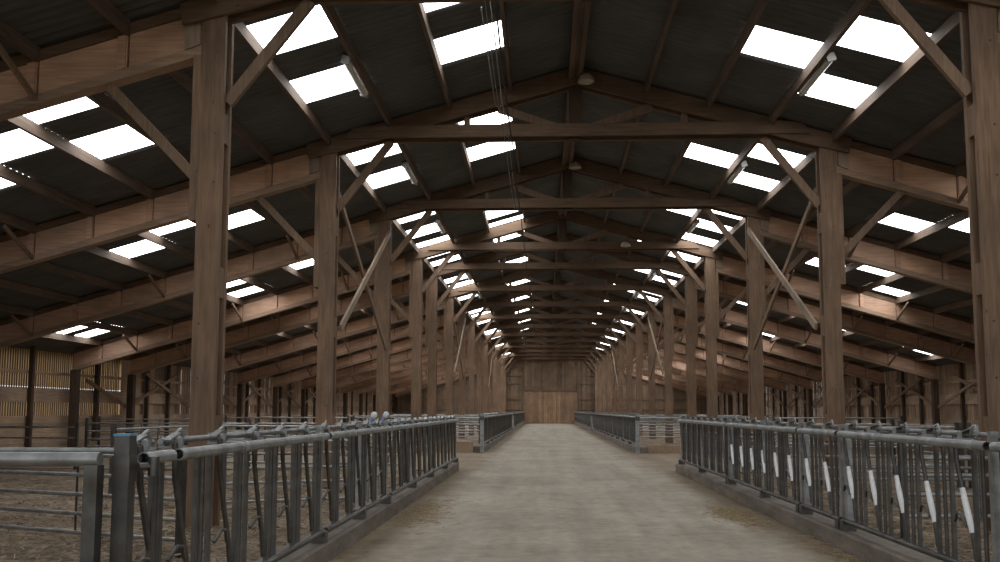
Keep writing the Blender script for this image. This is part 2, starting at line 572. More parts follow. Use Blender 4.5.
for i in range(len(FY) - 1):
    a, bb = FY[i] + (0.125 if i > 1 else 0.01), min(FY[i + 1], Y_END - 0.1) - (0.238 if i > 0 else 0.01)
    if bb - a < 0.3:
        continue
    g = MB()
    g.box(-0.14, -0.045, a, bb, -0.3, -0.03)
    g.box(0.045, 0.14, a, bb, -0.3, -0.03)
    g.box(-0.045, 0.045, a, bb, -0.25, -0.05)
    obj('beam_length', g, M['wood_y'], th)


# ------------------------------------------------------------------ timber frames
def line_bot(d):
    return 7.66 - SL * d


def line_top(d):
    return ZR - 0.02 - SL * d


meshes = {}
for sg in (-1, 1):
    ps = sg * HALF
    # post: front and back planks on a narrower core, packing blocks in the gap
    g = MB()
    w = 0.158
    zt = line_top(HALF) - 0.12
    g.box(ps - w, ps + w, -0.16, -0.085, 0, zt)
    g.box(ps - w, ps + w, 0.085, 0.16, 0, zt)
    cx = ps + sg * 0.03
    g.box(cx - 0.075, cx + 0.075, -0.085, 0.085, 0, zt - 0.02)
    for z0, z1 in ((0.9, 1.42), (2.95, 3.35), (5.0, 5.4)):
        g.box(ps - w + 0.01, ps + w - 0.01, -0.085, 0.085, z0, z1)
    meshes['post', sg] = g.mesh('post', M['wood_z'])
    g = MB()
    xo = ps + sg * (w + 0.055)
    g.box(min(xo - 0.05, xo + 0.05), max(xo - 0.05, xo + 0.05), -0.15, 0.15, 3.95, line_bot(5.3) + 0.02)
    meshes['bearing_plank', sg] = g.mesh('bearing_plank', M['wood_z'])
    # twin-plank upper rafter, apex to just past the post
    g = MB()
    for ya, yb in ((-0.225, -0.165), (0.03, 0.1)):
        g.prism_y([(0, line_top(0)), (sg * 5.45, line_top(5.45)), (sg * 5.4, line_top(5.4) - 0.3), (sg * 4.6, line_top(4.6) - 0.34), (0, line_top(0) - 0.36)], ya, yb)
    meshes['upper_rafter', sg] = g.mesh('upper_rafter', M['wood_x'])
    # aisle rafter: plywood web panels with joints between flanges
    g = MB()
    d0, d1 = HALF + w + 0.01, 16.95
    g.prism_y([(sg * d0, line_bot(d0) + 0.10), (sg * d1, line_bot(d1) + 0.10), (sg * d1, line_top(d1) - 0.12), (sg * d0, line_top(d0) - 0.12)], -0.03, 0.03)
    meshes['rafter_core', sg] = g.mesh('aisle_rafter_core', M['dark_wood'])
    g = MB()
    edges = [d0] + [p for p in PURS[sg] if p > d0 + 0.25] + [d1]
    for a, bb in zip(edges, edges[1:]):
        a2, b2 = a + (0.014 if a > d0 else 0), bb - (0.014 if bb < d1 else 0)
        for ya, yb in ((-0.075, -0.03), (0.03, 0.075)):
            g.prism_y([(sg * a2, line_bot(a2) + 0.135), (sg * b2, line_bot(b2) + 0.135), (sg * b2, line_top(b2) - 0.145), (sg * a2, line_top(a2) - 0.145)], ya, yb)
    meshes['web', sg] = g.mesh('web_panels', M['ply'])
    for key, za, zb in (('bottom_flange', 0.0, 0.13), ('top_flange', None, None)):
        g = MB()
        if za is not None:
            g.prism_y([(sg * d0, line_bot(d0)), (sg * d1, line_bot(d1)), (sg * d1, line_bot(d1) + 0.13), (sg * d0, line_bot(d0) + 0.13)], -0.105, 0.105)
        else:
            g.prism_y([(sg * d0, line_top(d0) - 0.14), (sg * d1, line_top(d1) - 0.14), (sg * d1, line_top(d1)), (sg * d0, line_top(d0))], -0.112, 0.112)
        meshes[key, sg] = g.mesh(key, M['flange' if za is not None else 'wood_x'])
    g = MB()            # stiffener beside each joint (same sheared shape at every joint)
    for ya, yb in ((-0.1, -0.076), (0.076, 0.1)):
        g.prism_y([(0, 0.14), (sg * 0.11, 0.14 - SL * 0.11), (sg * 0.11, 0.60 - SL * 0.11), (0, 0.60)], ya, yb)
    meshes['stiffener', sg] = g.mesh('stiffener', M['ply'])
    g = MB()            # packing plate between post and aisle rafter
    a, bb = d0 + 0.03, d0 + 0.24
    g.prism_y([(sg * a, line_bot(a) + 0.16), (sg * bb, line_bot(bb) + 0.14), (sg * bb, line_top(bb) - 0.15), (sg * a, line_top(a) - 0.15)], -0.107, -0.077)
    meshes['packing', sg] = g.mesh('packing_plate', M['brace_pale'])
    # knee braces in the frame plane
    g = MB()
    g.beam((sg * 4.84, -0.0, 5.56), (sg * 3.76, 0.0, 6.95), 0.08, 0.15, (0, 1, 0))
    meshes['knee', sg] = g.mesh('knee_brace', M['brace'])
    g = MB()
    g.beam((sg * 5.24, 0.0, 4.55), (sg * 6.5, 0.0, 5.86), 0.07, 0.13, (0, 1, 0))
    meshes['aisle_knee', sg] = g.mesh('aisle_knee_brace', M['brace'])
    # struts above the tie
    g = MB()
    g.beam((sg * 0.36, 0.0, 7.2), (sg * 1.55, 0.0, 7.62), 0.09, 0.16, (0, 1, 0))
    meshes['strut', sg] = g.mesh('strut', M['brace'])
    g = MB()
    g.box(sg * 2.2 - 0.055, sg * 2.2 + 0.055, -0.1, 0.1, 7.16, ZR - SL * 2.2 - 0.3)
    meshes['hanger', sg] = g.mesh('hanger_post', M['brace'])
    # eave post at the outer wall
    g = MB()
    g.box(sg * 16.9 - 0.12, sg * 16.9 + 0.12, -0.12, 0.12, 0, line_bot(16.9) + 0.02)
    meshes['eave_post', sg] = g.mesh('eave_post', M['dark_wood'])
    for pk in (5, 8, 11):
        off = PURS[sg][pk]
        g = MB()
        g.beam((0, -0.11, line_bot(off) + 0.06), (0, -1.12, line_top(off) - 0.225), 0.05, 0.07, (1, 0, 0))
        meshes['fly', sg, pk] = g.mesh('fly_brace', M['brace'])
g = MB()
for ya, yb in ((-0.29, -0.228), (0.04, 0.11)):
    g.prism_y([(-4.62, 6.95), (4.62, 6.95), (4.5, 7.16), (4.3, 7.2), (-4.3, 7.2), (-4.5, 7.16)], ya, yb)
meshes['tie'] = g.mesh('tie_beam', M['wood_x'])
g = MB()
g.box(-0.13, 0.13, -0.12, 0.12, 6.93, ZR - 0.3)
meshes['king'] = g.mesh('king_post', M['dark_wood'])
g = MB()
g.tube([(0, -0.3, 0), (0, -0.287, 0)], 0.012, 8)
meshes['bolt'] = g.mesh('bolt_head', M['dark_steel'])

for i, y in enumerate(FR):
    if i == 0:
        lab = 'nearest timber frame, its two posts standing tallest at both sides of the feed passage'
    elif i == len(FR) - 1:
        lab = 'last timber frame, right in front of the boarded end wall'
    else:
        lab = '%s timber frame from the camera, with posts, tie beam and sloping rafters' % ORD[i]
    fr = thing('timber_frame', lab, 'timber frame', (A, y, 0), 0, 'timber frames of the barn')
    put('tie_beam', meshes['tie'], fr)
    put('king_post', meshes['king'], fr)
    for sg in (-1, 1):
        p = put('post', meshes['post', sg], fr)
        put('bearing_plank', meshes['bearing_plank', sg], p)
        if i < 4:
            for zb in ((1.9, 4.45), (2.6, 5.1), (0.9, 6.2))[0:3]:
                for q in zb:
                    put('bolt_head', meshes['bolt'], p, (sg * HALF + (0.06 if q > 3 else -0.07), 0.13, q))
        put('upper_rafter', meshes['upper_rafter', sg], fr)
        r = put('aisle_rafter', meshes['rafter_core', sg], fr)
        put('web_panels', meshes['web', sg], r)['label'] = 'reddish plywood web panels'
        put('bottom_flange', meshes['bottom_flange', sg], r)
        put('top_flange', meshes['top_flange', sg], r)
        put('packing_plate', meshes['packing', sg], r)
        for off in PURS[sg]:
            if off > 5.6:
                put('stiffener', meshes['stiffener', sg], r, (sg * (off + 0.03), 0, line_bot(off + 0.03)))
        put('knee_brace', meshes['knee', sg], fr)
        put('knee_brace', meshes['aisle_knee', sg], fr)
        put('strut', meshes['strut', sg], fr)
        put('hanger_post', meshes['hanger', sg], fr)
        put('eave_post', meshes['eave_post', sg], fr)
        for pk in (5, 8, 11):
            put('fly_brace', meshes['fly', sg, pk], fr, (sg * PURS[sg][pk], 0, 0))

# wind bracing along the two rows of posts
for (fa, fb, which) in ((1, 2, 'second and third'), (5, 6, 'sixth and seventh'), (9, 10, 'tenth and eleventh')):
    ya, yb = FR[fa] + 0.2, FR[fb] - 0.2
    for sg, sname in ((-1, 'left'), (1, 'right')):
        xin = A + sg * (HALF - 0.2)
        xout = A + sg * (HALF - 0.11)
        hi_end = yb
        g = MB()
        g.beam((0, ya + 0.1, 3.16), (0, yb - 0.15, 6.28), 0.05, 0.15, (1, 0, 0))
        o = obj('wind_brace', g, M['brace_pale'], None, (xin, 0, 0))
        tag(o, 'pale diagonal wind brace rising away between the %s posts of the %s row' % (which, sname), 'brace', 'diagonal wind braces')
        g = MB()
        g.beam((0, ya + 0.1, 5.95), (0, yb - 0.1, 3.12), 0.05, 0.13, (1, 0, 0))
        o = obj('wind_brace', g, M['brace'], None, (xout, 0, 0))
        tag(o, 'dark diagonal wind brace falling away between the %s posts of the %s row' % (which, sname), 'brace', 'diagonal wind braces')


# ------------------------------------------------------------------ side walls
def slat_wall(name, x, sg, y0, y1, spec, mat='board'):
    """boards of a side wall; spec(y) -> (board width, gap) of the upper boards"""
    rnd = random.Random(11 + sg)
    g = MB()
    zt = ZR - SL * abs(x - A) + 0.02
    y = y0
    while y < y1:
        bw, gap, full = spec(y, rnd)
        xx = x + rnd.uniform(-0.006, 0.006)
        g.box(xx - 0.006, xx + 0.006, y, y + bw, 1.28 if sg < 0 else 1.07, zt)
        y += bw + gap
    return struct(name, g, M[mat])


def spec_left(y, rnd):
    if y < 20:
        return 0.22, 0.004, True
    if y < 34.4:
        return 0.07, 0.062, False
    if y < 38.4:
        return 0.42, 0.01, True
    return rnd.choice((0.12, 0.16, 0.2)), rnd.choice((0.006, 0.008, 0.012, 0.03)), False


def spec_right(y, rnd):
    if y < 20:
        return 0.22, 0.004, True
    return rnd.choice((0.12, 0.15, 0.19)), rnd.choice((0.01, 0.025, 0.035, 0.04 if y > 52 else 0.015)), False


slat_wall('wall_left_slats', WALL_L, -1, Y_START - 6, 34.3, spec_left, 'slat')
slat_wall('wall_left', WALL_L, -1, 34.45, Y_END, spec_left)
slat_wall('wall_right', WALL_R, 1, Y_START - 6, Y_END, spec_right)
for sg, x, nm in ((-1, WALL_L, 'left'), (1, WALL_R, 'right')):
    # solid horizontal boarding below and the rails behind the slats
    g = MB()
    for k in range(6 if sg < 0 else 5):
        z0 = 0.0 + k * 0.215
        g.box(x - sg * 0.05 - 0.02, x - sg * 0.05 + 0.02, Y_START - 6, Y_END, z0, z0 + 0.21)
    struct('wall_%s_lower_boarding' % nm, g, M['board_x'])
    g = MB()
    g.box(x - sg * 0.06 - 0.03, x - sg * 0.06 + 0.03, Y_START - 6, Y_END, 1.74, 2.18)
    struct('trim_%s_middle_rail' % nm, g, M['board_x'])
    g = MB()
    g.box(x - sg * 0.06 - 0.03, x - sg * 0.06 + 0.03, Y_START - 6, Y_END, 2.66, 2.76)
    struct('trim_%s_upper_rail' % nm, g, M['board_x'])
    # netting outside
    g = MB()
    zt = ZR - SL * abs(x - A) + 0.05
    if sg < 0:
        g.box(x - 0.09, x - 0.085, 20, 34.7, 0.9, 2.215)
        g.box(x - 0.09, x - 0.085, 20, 34.7, 2.25, zt - 0.03)
    else:
        g.box(x + 0.085, x + 0.09, 20, 58, 0.9, zt - 0.03)
    struct('wall_%s_windbreak_net' % nm, g, M['net'] if sg < 0 else M['dark_net'])
    stud = MB()
    stud.box(-0.07, 0.07, -0.07, 0.07, 0, ZR - SL * 16.85 - 0.05)
    stud_me = stud.mesh('wall_stud', M['dark_wood'])
    for i in range(2, len(FY) - 1):
        n = 3 if FY[i + 1] - FY[i] > 5 else 2
        for k in range(1, n):
            yy = FY[i] + (FY[i + 1] - FY[i]) * k / n
            if yy < Y_END - 0.5:
                o = put('wall_%s_stud' % nm, stud_me, None, (x - sg * 0.17, yy, 0))
                o['kind'] = 'structure'

# long flat diagonal braces on the side walls, one V at each outer post
for sg, x, nm in ((-1, WALL_L, 'left'), (1, WALL_R, 'right')):
    for i in range(4, 10):
        for d, dn in ((-1, 'towards the camera'), (1, 'towards the end wall')):
            L = 4.7 if (FR[i] - FR[i - 1] > 5 or d > 0) else 3.2
            g = MB()
            g.beam((0, d * 0.14, 1.62), (0, d * L, 1.62 + 1.35 * L / 4.7), 0.05, 0.13, (1, 0, 0))
            o = obj('wall_brace', g, M['brace'], None, (x - sg * (0.29 if d > 0 else 0.35), FR[i], 0))
            tag(o, 'diagonal brace on the %s wall, rising %s from the %s frame' % (nm, dn, ORD[i]), 'brace', 'side wall braces')

# ------------------------------------------------------------------ end wall and door
DX0, DX1, DZ = -2.36, 3.62, 3.5
g = MB()
x = WALL_L
rnd = random.Random(5)
while x < WALL_R:
    w = rnd.uniform(0.15, 0.22)
    x1 = min(x + w, WALL_R)
    zt = ZR - SL * abs((x + x1) / 2 - A) + 0.0
    z0 = DZ if (x1 > DX0 and x < DX1) else 0.0
    if not (x1 > DX0 and x < DX1) or zt > DZ:
        g.box(x, x1 - 0.008, Y_END + 0.02, Y_END + 0.05, z0, zt)
    x = x1
struct('wall_back', g, M['endboard'])
g = MB()
g.box(WALL_L, WALL_R, Y_END + 0.051, Y_END + 0.06, 0.0, 2.9)
g.prism_y([(WALL_L, 2.9), (WALL_R, 2.9), (WALL_R, ZR - SL * (WALL_R - A)), (A, ZR), (WALL_L, ZR - SL * (A - WALL_L))], Y_END + 0.051, Y_END + 0.06)
struct('wall_back_lining', g, M['dark_wood'])
n = 0
for z in (0.75, 1.5, 2.6, 4.3, 5.2, 6.1):
    for xa, xb in ((WALL_L + 0.1, DX0 - 0.12), (DX1 + 0.12, WALL_R - 0.1)):
        lim = (ZR - 0.5 - z) / SL
        xa2, xb2 = max(xa, A - lim), min(xb, A + lim)
        if xb2 - xa2 > 0.4:
            n += 1
            g = MB()
            g.box(xa2, xb2, Y_END - 0.07, Y_END + 0.02, z - 0.05, z + 0.05)
            struct('trim_%d' % n, g, M['gable_trim'])
for xx in (DX0 - 0.06, DX0 + (DX1 - DX0) / 3, DX0 + 2 * (DX1 - DX0) / 3, DX1 + 0.06):
    n += 1
    g = MB()
    z0 = 0 if xx in (DX0 - 0.06, DX1 + 0.06) else DZ
    g.box(xx - 0.09, xx + 0.09, Y_END - 0.12, Y_END + 0.02, z0, ZR - SL * abs(xx - A) - 0.35)
    struct('trim_%d' % n, g, M['gable_trim'])
n += 1
g = MB()
g.box(DX0, DX1, Y_END - 0.13, Y_END + 0.0, DZ - 0.02, DZ + 0.16)
struct('trim_%d' % n, g, M['gable_trim'])
dr = put('door_1', None, None, ((DX0 + DX1) / 2, Y_END, 0))
dr['kind'] = 'structure'
hw = (DX1 - DX0) / 2
for k in (-1, 1):
    g = MB()
    x = 0.0
    while x < hw - 0.01:
        w = min(rnd.uniform(0.14, 0.2), hw - x)
        xa, xb = sorted((k * (x + 0.004), k * (x + w - 0.004)))
        g.box(xa, xb, -0.06, -0.03, 0.03, DZ - 0.02)
        x += w
    leaf = obj('door_leaf', g, M['doorboard'], dr)
    for z in (0.85, 2.3):
        g = MB()
        g.box(min(k * 0.05, k * (hw - 0.05)), max(k * 0.05, k * (hw - 0.05)), -0.03, 0.02, z - 0.07, z + 0.07)
        obj('cross_rail', g, M['doorboard'], leaf)
    g = MB()
    g.box(k * 0.12 - 0.02, k * 0.12 + 0.02, -0.12, -0.06, 0.95, 1.25)
    obj('door_handle', g, M['galv'], leaf)

# ------------------------------------------------------------------ feed barriers
PITCH = 0.7


def cyl(p, q, r, mat, n=10):
    return MB().tube([p, q], r, n).mesh('tube', mat)


fb = {}
g = MB()
g.box(-0.014, 0.014, -0.02, 0.02, 0.3, 1.215)
fb['bar_flat'] = g.mesh('bar', M['galv_dull'])
g = MB()
g.tube([(0, 0, 0.3), (0, 0, 1.215)], 0.017, 8)
fb['bar_round'] = g.mesh('bar', M['galv_dull'])
g = MB()
g.tube([(0, 0.02, 1.3), (0, 0.035, 1.1), (0, 0.14, 0.82), (0, 0.25, 0.56), (0, 0.30, 0.36)], 0.019, 8)
fb['swing_bar'] = g.mesh('swing_bar', M['galv_dull'])
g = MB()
g.tube([(0, 0.113, 0.89), (0, 0.14, 0.82), (0, 0.183, 0.718), (0, 0.222, 0.626), (0, 0.25, 0.56)], [0.0195, 0.0225, 0.0245, 0.0225, 0.0195], 12)  # worn section, lens-shaped to carry the painted white highlight
fb['worn_glint_sleeve'] = g.mesh('worn_glint_sleeve', M['galv_glint'])
g = MB()
g.tube([(0.0, 0.0, 0.62), (0.02, 0.08, 0.69), (0.02, 0.16, 0.68), (0.01, 0.215, 0.6)], 0.013, 6)
fb['hook'] = g.mesh('stop_loop', M['galv_dull'])
g = MB()
g.box(-0.1, 0.035, -0.03, 0.045, 1.235, 1.25)
g.box(-0.1, -0.088, -0.03, 0.045, 1.22, 1.31)
g.box(-0.015, 0.015, -0.012, 0.012, 1.2, 1.3)
g.beam((-0.05, -0.09, 1.285), (-0.06, 0.09, 1.325), 0.05, 0.01, (1, 0, 0))
fb['latch'] = g.mesh('latch', M['galv'])
g = MB()
g.tube([(-0.06, 0.14, 1.27), (-0.06, 0.16, 1.33), (-0.06, 0.22, 1.35), (-0.06, 0.26, 1.3), (-0.06, 0.24, 1.25)], 0.011, 6)
fb['loop'] = g.mesh('release_loop', M['galv'])
g = MB()
g.box(-0.032, 0.032, -0.032, 0.032, 0.19, 1.34)
fb['upright'] = g.mesh('upright', M['galv'])
g = MB()
g.box(-0.07, 0.07, -0.06, 0.06, 0.2, 0.31)
fb['foot'] = g.mesh('foot_block', M['galv_dull'])
g = MB()
g.tube([(0.035, -0.03, 1.235), (0.035, 0.03, 1.235)], 0.042, 10)
fb['clamp'] = g.mesh('clamp', M['galv'])


def barrier(side, ya, yb, label, detail=2, feet=(0.0, 1.0)):
    """a run of self-locking feed barrier between YA and YB"""
    L = yb - ya
    loc, rot = ((ROW_L, ya, 0), 0.0) if side < 0 else ((ROW_R, yb, 0), PI)
    t = thing('feed_barrier', label, 'feed barrier', loc, rot, 'self-locking feed barriers')
    g_ = MB()
    g_.tube([(0.035, 0.02, 1.235), (0.035, L - 0.02, 1.235)], 0.036, 12, hollow=detail > 1)
    obj('top_rail', g_, M['galv'], t)
    g_ = MB()
    g_.tube([(0.02, 0.02, 0.3), (0.02, L - 0.02, 0.3)], 0.03, 10)
    obj('bottom_rail', g_, M['galv_dull'], t)
    g_ = MB()
    g_.tube([(-0.08, 0.03, 1.31), (-0.08, L - 0.03, 1.31)], 0.02, 8)
    obj('locking_rod', g_, M['galv'], t)
    for f in feet:
        yy = 0.05 + (L - 0.1) * f
        u = put('upright', fb['upright'], t, (-0.03, yy, 0))
        put('foot_block', fb['foot'], u, (0.02, 0, 0))
    n_ = max(1, int(round(L / PITCH)))
    p = L / n_
    for k in range(n_):
        y = k * p
        r_ = random.random
        put('bar', fb['bar_flat'], t, (0, y + 0.38 * p / 0.7, 0))
        put('bar', fb['bar_round'], t, (-0.01, y + 0.5 * p / 0.7, 0))
        put('bar', fb['bar_flat'], t, (-0.015, y + 0.63 * p / 0.7, 0))
        sb = put('swing_bar', fb['swing_bar'], t, (0.0, y + 0.03 + 0.01 * r_(), 0))
        if detail > 0:
            put('latch', fb['latch'], t, (0, y + 0.13, 0.03))
        if detail > 1:
            if side > 0:
                put('worn_glint_sleeve', fb['worn_glint_sleeve'], sb)['label'] = 'worn middle of the bar, its glint painted white'
            put('stop_loop', fb['hook'], t, (0, y, 0))
            put('release_loop', fb['loop'], t, (0, y + 0.05, 0.03))
            if k % 3 == 1:
                put('clamp', fb['clamp'], t, (0, y + 0.44, 0))
    return t


barrier(-1, 4.72, 5.12, 'short one-place feed barrier beside the big square galvanised post', 2, ())
barrier(-1, 5.18, 8.8, 'feed barrier on the left kerb, first full length past the square post', 2, (1.0,))
barrier(-1, 8.86, 12.45, 'feed barrier on the left kerb, second length, with white-capped levers behind its far end', 2, (0.5, 1.0))
barrier(-1, 12.55, 17.3, 'feed barrier on the left kerb, third length, just beyond the white-capped levers', 1, (0.5, 1.0))
barrier(-1, 17.36, 22.15, 'feed barrier on the left kerb, last length before the cross passage', 1, (0.5, 1.0))
barrier(1, 3.3, 6.58, 'feed barrier on the right kerb, the one nearest the camera, mostly out of view', 2)
barrier(1, 6.64, 9.92, 'feed barrier on the right kerb with shiny swing bars, nearest full length', 2)
barrier(1, 9.98, 11.46, 'short two-place feed barrier on the right kerb by the second post', 2)
barrier(1, 11.52, 15.9, 'feed barrier on the right kerb, length just past the short two-place one', 2, (0.0, 0.55, 1.0))
barrier(1, 15.96, 21.6, 'feed barrier on the right kerb, last length before the cross passage', 1, (0.0, 0.5, 1.0))
for side, sname in ((-1, 'left'), (1, 'right')):
    y = 31.6
    for k in range(5):
        lab = 'feed barrier beyond the cross passage on the %s, %s length from its corner post' % (sname, ORD[k])
        barrier(side, y, y + 5.6, lab, 1 if k < 2 else 0, (0.5, 1.0))
        y += 5.72
    y = 62.6
    for k in range(6):
        lab = 'farthest run of feed barrier on the %s, %s length counted towards the end wall' % (sname, ORD[k])
        barrier(side, y, y + 5.6, lab, 0, (0.0, 1.0))
        y += 5.7


def square_post(name, label, x, y, w, h, cap=None):
    t = thing(name, label, 'post', (x, y, 0))
    g_ = MB()
    g_.box(-w / 2, w / 2, -w / 2, w / 2, 0, h)
    obj('shaft', g_, M['galv_dull'] if cap else M['galv'], t)
    g_ = MB()
    g_.box(-w / 2 - 0.006, w / 2 + 0.006, -w / 2 - 0.006, w / 2 + 0.006, h - 0.24, h - 0.1)
    obj('collar', g_, M['galv_dull'], t)
    g_ = MB()
    g_.box(-w / 2 - 0.004, w / 2 + 0.004, -w / 2 - 0.004, w / 2 + 0.004, h, h + 0.012)
    obj('post_cap', g_, M['blue_cap'] if cap else M['galv'], t)
    if cap:
        t.children[-1]['label'] = 'thin blue cap'
    return t


p = square_post('gate_post', 'big square galvanised gate post with blue cap beside the left kerb', -2.185, 4.57, 0.081, 1.362, True)
g = MB()
g.tube([(0.05, 0.06, 1.2), (0.11, 0.1, 1.2)], 0.02, 8)
g.tube([(0.11, 0.1, 1.15), (0.11, 0.1, 1.25)], 0.03, 8)
obj('hinge', g, M['galv_dull'], p)
square_post('gate_post', 'tall square galvanised corner post past the cross passage on the left', -2.2, 31.35, 0.13, 1.36)
square_post('gate_post', 'tall square galvanised corner post past the cross passage on the right', 3.22, 31.05, 0.13, 1.36)
square_post('gate_post', 'square galvanised post at the far gap in the left barriers', -2.2, 62.3, 0.13, 1.34)
square_post('gate_post', 'square galvanised post at the far gap in the right barriers', 3.2, 60.6, 0.13, 1.34)


# ------------------------------------------------------------------ tube gates and pen rails
def tube_gate(label, p, q, heights, r=0.022, struts=(), ends=(True, True), endh=None, cat='gate', name='tube_gate', mat='galv'):
    p, q = Vector((*p, 0)), Vector((*q, 0))
    d = q - p
    L = d.length
    t = thing(name, label, cat, p, math.atan2(d.y, d.x), 'tubular pen gates')
    for h in heights:
        g_ = MB()
        g_.tube([(0, 0, h), (L, 0, h)], r, 10)
        obj('rail', g_, M[mat], t)
    top = endh or heights[0] + 0.06
    for on, xx in zip(ends, (0.03, L - 0.03)):
        if on:
            g_ = MB()
            g_.box(xx - 0.035, xx + 0.035, -0.035, 0.035, -0.03, top)
            obj('end_post', g_, M['galv_dull'], t)
    for s in struts:
        g_ = MB()
        g_.box(L * s - 0.012, L * s + 0.012, -0.03, -0.018, heights[-1], heights[0])
        obj('strut', g_, M['galv_dull'], t)
    return t


# near left
t = tube_gate('thick single-rail barrier at the lower left beside the square post', (-2.25, 4.44), (-6.2, 4.44), [1.248], 0.036, (), (True, True), 1.22, 'rail', 'single_rail_barrier')
tube_gate('thin rail just behind the thick single rail at the lower left', (-2.32, 4.9), (-6.6, 5.05), [1.27], 0.016, (), (False, True), None, 'rail', 'pen_rail')
tube_gate('five-rail tube gate across the near left pen behind the square post', (-3.76, 9.2), (-8.2, 10.95), [0.99, 0.775, 0.56, 0.35, 0.145], 0.022, (0.33, 0.7), (True, True), 1.17)
tube_gate('tube gate behind the nearest left post, parallel to the feed barrier', (-4.9, 13.4), (-3.0, 14.2), [1.0, 0.82, 0.6, 0.38, 0.1], 0.022, (0.5,), (True, True), 1.12)
# left pens further back
zz = [1.15, 0.95, 0.76, 0.58, 0.4]
tube_gate('tube gate across the left pen at the edge of the cross passage', (-2.75, 21.9), (-7.2, 21.9), zz, 0.022, (0.33, 0.66), (True, True), 1.28)
tube_gate('second tube gate from the kerb at the left cross passage edge', (-7.35, 21.9), (-11.6, 22.1), zz, 0.022, (0.33, 0.66), (True, True), 1.28)
tube_gate('outermost tube gate at the left cross passage edge, near the slatted wall', (-11.8, 22.1), (-16.3, 22.3), [1.05, 0.78, 0.5], 0.02, (0.5,), (True, True), 1.15)
tube_gate('tube gate in the left pen behind the first long barrier', (-2.8, 17.9), (-7.4, 18.6), zz, 0.022, (0.33, 0.66), (True, True), 1.25)
tube_gate('long tube fence down the left pen, nearer half', (-7.5, 15.2), (-7.4, 18.5), zz, 0.02, (0.5,), (True, True), 1.25, 'fence', 'tube_fence')
tube_gate('long tube fence down the left pen, farther half', (-7.4, 18.7), (-7.3, 21.8), zz, 0.02, (0.5,), (True, True), 1.25, 'fence', 'tube_fence')
# crosswise fences beyond the cross passage
for sg, x0, x1, sname in ((-1, -2.3, -6.8, 'left'), (1, 3.35, 7.8, 'right')):
    tube_gate('tube gate beyond the cross passage on the %s, next to the corner post' % sname, (x0, 31.35), (x1, 31.35), [1.21, 0.98, 0.76, 0.55], 0.024, (0.5,), (False, True), 1.3)
    tube_gate('second tube gate beyond the cross passage on the %s, outside the first' % sname, (x1 + sg * 0.15, 31.35), (x1 + sg * 4.6, 31.35), [1.21, 0.98, 0.76, 0.55], 0.024, (0.5,), (True, True), 1.3)
    if sg < 0:
        tube_gate('outermost tube gate beyond the cross passage on the %s' % sname, (x1 + sg * 4.75, 31.35), (x1 + sg * 9.2, 31.35), [1.15, 0.9, 0.62], 0.022, (0.5,), (True, True), 1.25)
g = MB()
g.box(-16.5, KERB_L - 0.4, 31.45, 31.7, -0.2, 0.36)
struct('kerb_cross_left', g, M['board_x'])
g = MB()
g.box(KERB_R + 0.42, 17.7, 31.35, 31.6, -0.2, 0.26)
struct('kerb_cross_right', g, M['board_x'])
# right pens
zr_ = [1.12, 0.99, 0.81, 0.61, 0.385]
tube_gate('five-rail tube gate across the near right pen behind the shiny swing bars', (3.75, 9.6), (7.9, 9.75), zr_, 0.022, (0.2, 0.6), (True, True), 1.18)
tube_gate('tube gate across the right pen behind the second post', (3.75, 14.4), (8.0, 14.5), zz, 0.022, (0.33, 0.66), (True, True), 1.25)
tube_gate('tube gate across the right pen, halfway to the cross passage', (3.75, 18.0), (8.2, 18.0), zz, 0.022, (0.33, 0.66), (True, True), 1.25)
tube_gate('tube gate across the right pen at the edge of the cross passage', (3.8, 21.5), (8.3, 21.5), zz, 0.022, (0.33, 0.66), (True, True), 1.28)
tube_gate('long tube fence down the right pen, nearer half', (8.3, 10.2), (8.3, 14.3), zz, 0.02, (0.5,), (True, True), 1.25, 'fence', 'tube_fence')
tube_gate('long tube fence down the right pen, middle part', (8.3, 14.7), (8.3, 17.8), zz, 0.02, (0.5,), (True, True), 1.25, 'fence', 'tube_fence')
tube_gate('long tube fence down the right pen, part by the cross passage', (8.35, 18.2), (8.35, 21.3), zz, 0.02, (0.5,), (True, True), 1.25, 'fence', 'tube_fence')
for k, y in enumerate((40.6, 46.8, 53.1)):
    for sg, x0, x1, sname in ((-1, -2.9, -9.0, 'left'), (1, 4.0, 10.2, 'right')):
        tube_gate('tube gate across the far %s pen, level with the %s frame' % (sname, ORD[5 + k]), (x0, y - 0.6), (x1, y - 0.6), [1.2, 0.95, 0.7, 0.45], 0.024, (0.5,), (True, True), 1.28)

# two white-capped levers over the left barrier
for k, (yy, lab) in enumerate(((11.85, 'white-capped lever over the left barrier, nearer of the two'), (12.75, 'white-capped lever over the left barrier, farther of the two'))):
    t = thing('lock_lever', lab, 'lever', (ROW_L - 0.16, yy, 0), 0, 'white-capped levers')
    g = MB()
    g.tube([(0, 0, 0.28), (0, 0, 1.3)], 0.022, 8)
    obj('stem', g, M['galv'], t)
    g = MB()
    g.tube([(0, 0, 1.29), (0.05, 0.02, 1.4)], 0.028, 10)
    obj('lever_arm', g, M['blue_grip'], t)
    g = MB()
    g.tube([(0.045, 0.02, 1.385), (0.055, 0.02, 1.4), (0.075, 0.02, 1.43), (0.09, 0.02, 1.455), (0.096, 0.02, 1.465)], [0.022, 0.038, 0.043, 0.032, 0.008], 12)
    obj('cap', g, M['white_grip'], t)['label'] = 'white rounded cap'

